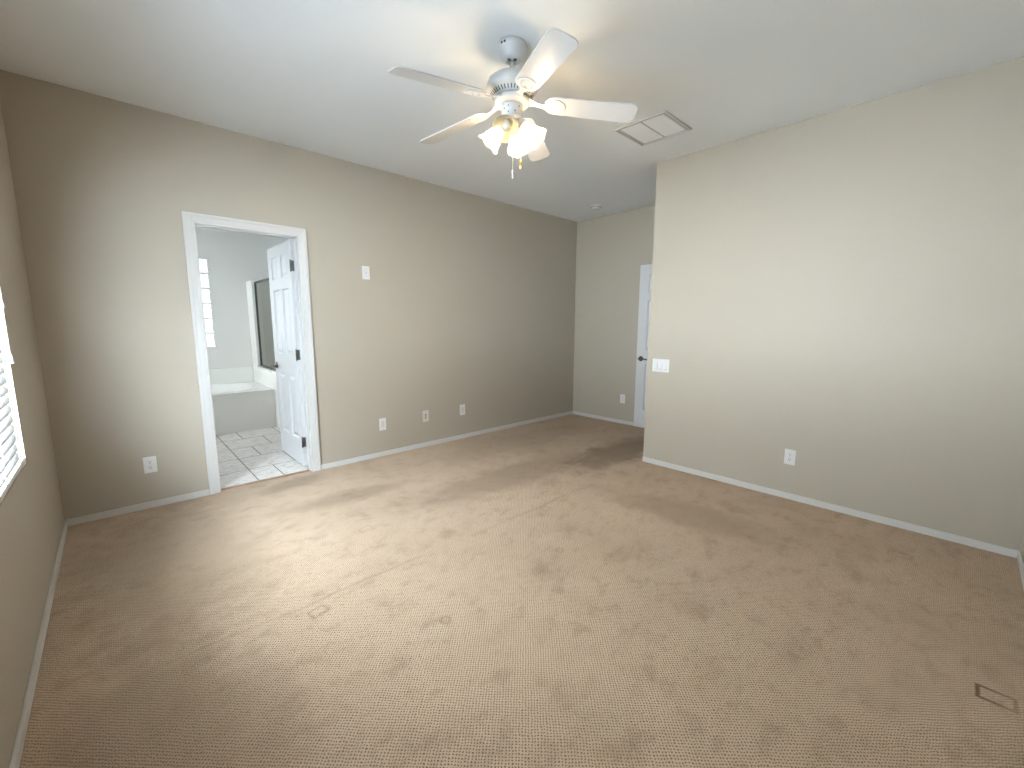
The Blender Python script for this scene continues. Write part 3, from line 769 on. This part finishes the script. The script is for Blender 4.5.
# ------------------------------------------------------------------ wall plates: local frame, face towards -y
def plate_base(root, w, h, m=PLATE):
    b = bm_(); box(b, -w/2, -.006, -h/2, w/2, 0, h/2, bev=.0025); return obj('cover_plate', b, m, root)
def screws(root, pts, y=-.006):
    for (x, z) in pts:
        b = bm_(); lathe(b, [(.0034, 0), (.003, .0012)], 12, Matrix.Translation((x, y, z)) @ Matrix.Rotation(PI/2, 4, 'X'))
        obj('screw', b, SCREW, root)
def outlet(label, loc, rz):
    r = thing('wall_outlet', label, 'outlet', loc, rz, 'duplex wall outlets'); plate_base(r, .074, .118)
    for s in (1, -1):
        b = bm_(); zc = s*.0195
        pts = [(.0165*math.cos(a), max(-.0145, min(.0145, .0172*math.sin(a)))) for a in [2*PI*i/28 for i in range(28)]]
        extrude_poly(b, pts, 0, .0025, Matrix.Translation((0, -.006, zc)) @ Matrix.Rotation(PI/2, 4, 'X'))
        rc = obj('receptacle', b, PLATE, r)
        b = bm_()
        box(b, -.0075, -.0092, zc-.001, -.0050, -.0083, zc+.009); box(b, .0050, -.0092, zc+.0, .0075, -.0083, zc+.008)
        lathe(b, [(.0030, 0), (.0030, .0009)], 12, Matrix.Translation((0, -.0083, zc-.008)) @ Matrix.Rotation(PI/2, 4, 'X'))
        obj('slots', b, SLOT, rc)
    screws(r, [(0, 0)])
    return r
outlet('white duplex outlet low on the wall left of the bathroom doorway', (.120, YA, .318), 0)
outlet('white duplex outlet low on the big right wall', (XB, .828, .329), -PI/2)
outlet('white duplex outlet low on the alcove wall beside the open door', (XD, 3.075, .338), -PI/2)
# decorator style plate with a smooth insert
def blank_plate(name, label, cat, loc, insert=True):
    r = thing(name, label, cat, loc, 0, 'blank plates low on the doorway wall'); plate_base(r, .073, .122)
    b = bm_(); box(b, -.0165, -.0085, -.0335, .0165, -.0058, .0335, bev=.0015); obj('insert', b, IVORY, r)
    screws(r, [(0, .049), (0, -.049)])
    return r
blank_plate('blank_wall_plate', 'white plate low on the doorway wall, nearest the doorway of three', 'wall plate', (1.905, YA, .327))
blank_plate('blank_wall_plate', 'white plate low on the doorway wall, farthest of three from the doorway', 'wall plate', (2.895, YA, .340))
r = thing('cable_jack_plate', 'wall plate with two dark jacks, middle of three low on the doorway wall', 'wall plate', (2.402, YA, .337)); plate_base(r, .076, .124, IVORY)
for z in (.013, -.016):
    b = bm_(); box(b, -.009, -.0078, z-.009, .009, -.0055, z+.009, bev=.001); obj('jack', b, SLOT, r)
    b = bm_(); lathe(b, [(.0045, 0), (.0045, .009), (.0015, .009)], 12, Matrix.Translation((0, -.0078, z)) @ Matrix.Rotation(PI/2, 4, 'X')); obj('jack_pin', b, SCREW, r)
screws(r, [(0, .045), (0, -.045)])
r = thing('wall_switch', 'white toggle switch plate high on the doorway wall right of the doorway', 'switch', (1.798, YA, 1.797)); plate_base(r, .074, .122)
b = bm_(); box(b, -.005, -.0075, -.012, .005, -.0058, .012, bev=.0008); box(b, -.0038, -.020, .000, .0038, -.006, .008, bev=.0015); obj('toggle', b, IVORY, r)
screws(r, [(0, .030), (0, -.030)])
r = thing('rocker_switch_plate', 'white triple rocker switch plate on the right wall at its left edge', 'switch', (XB, 1.912, .951), -PI/2); plate_base(r, .166, .120)
for i in (-1, 0, 1):
    b = bm_()
    q = [(-.0160, -.0335), (.0160, -.0335), (.0160, .0335), (-.0160, .0335)]
    zt = (-.0115, -.0115, -.0075, -.0075)
    base = [b.verts.new((i*.046+x, -.005, z)) for x, z in q]; top = [b.verts.new((i*.046+x*.96, zt[j], z*.97)) for j, (x, z) in enumerate(q)]
    b.faces.new(top)
    for j in range(4): b.faces.new((base[j], base[(j+1) % 4], top[(j+1) % 4], top[j]))
    obj('rocker', b, PLATE, r)
    b = bm_(); box(b, i*.046-.0165, -.0068, -.0375, i*.046+.0165, -.0058, -.0335); obj('rocker_gap', b, SCREW, r)
screws(r, [(i*.046, s*.0485) for i in (-1, 0, 1) for s in (1, -1)])
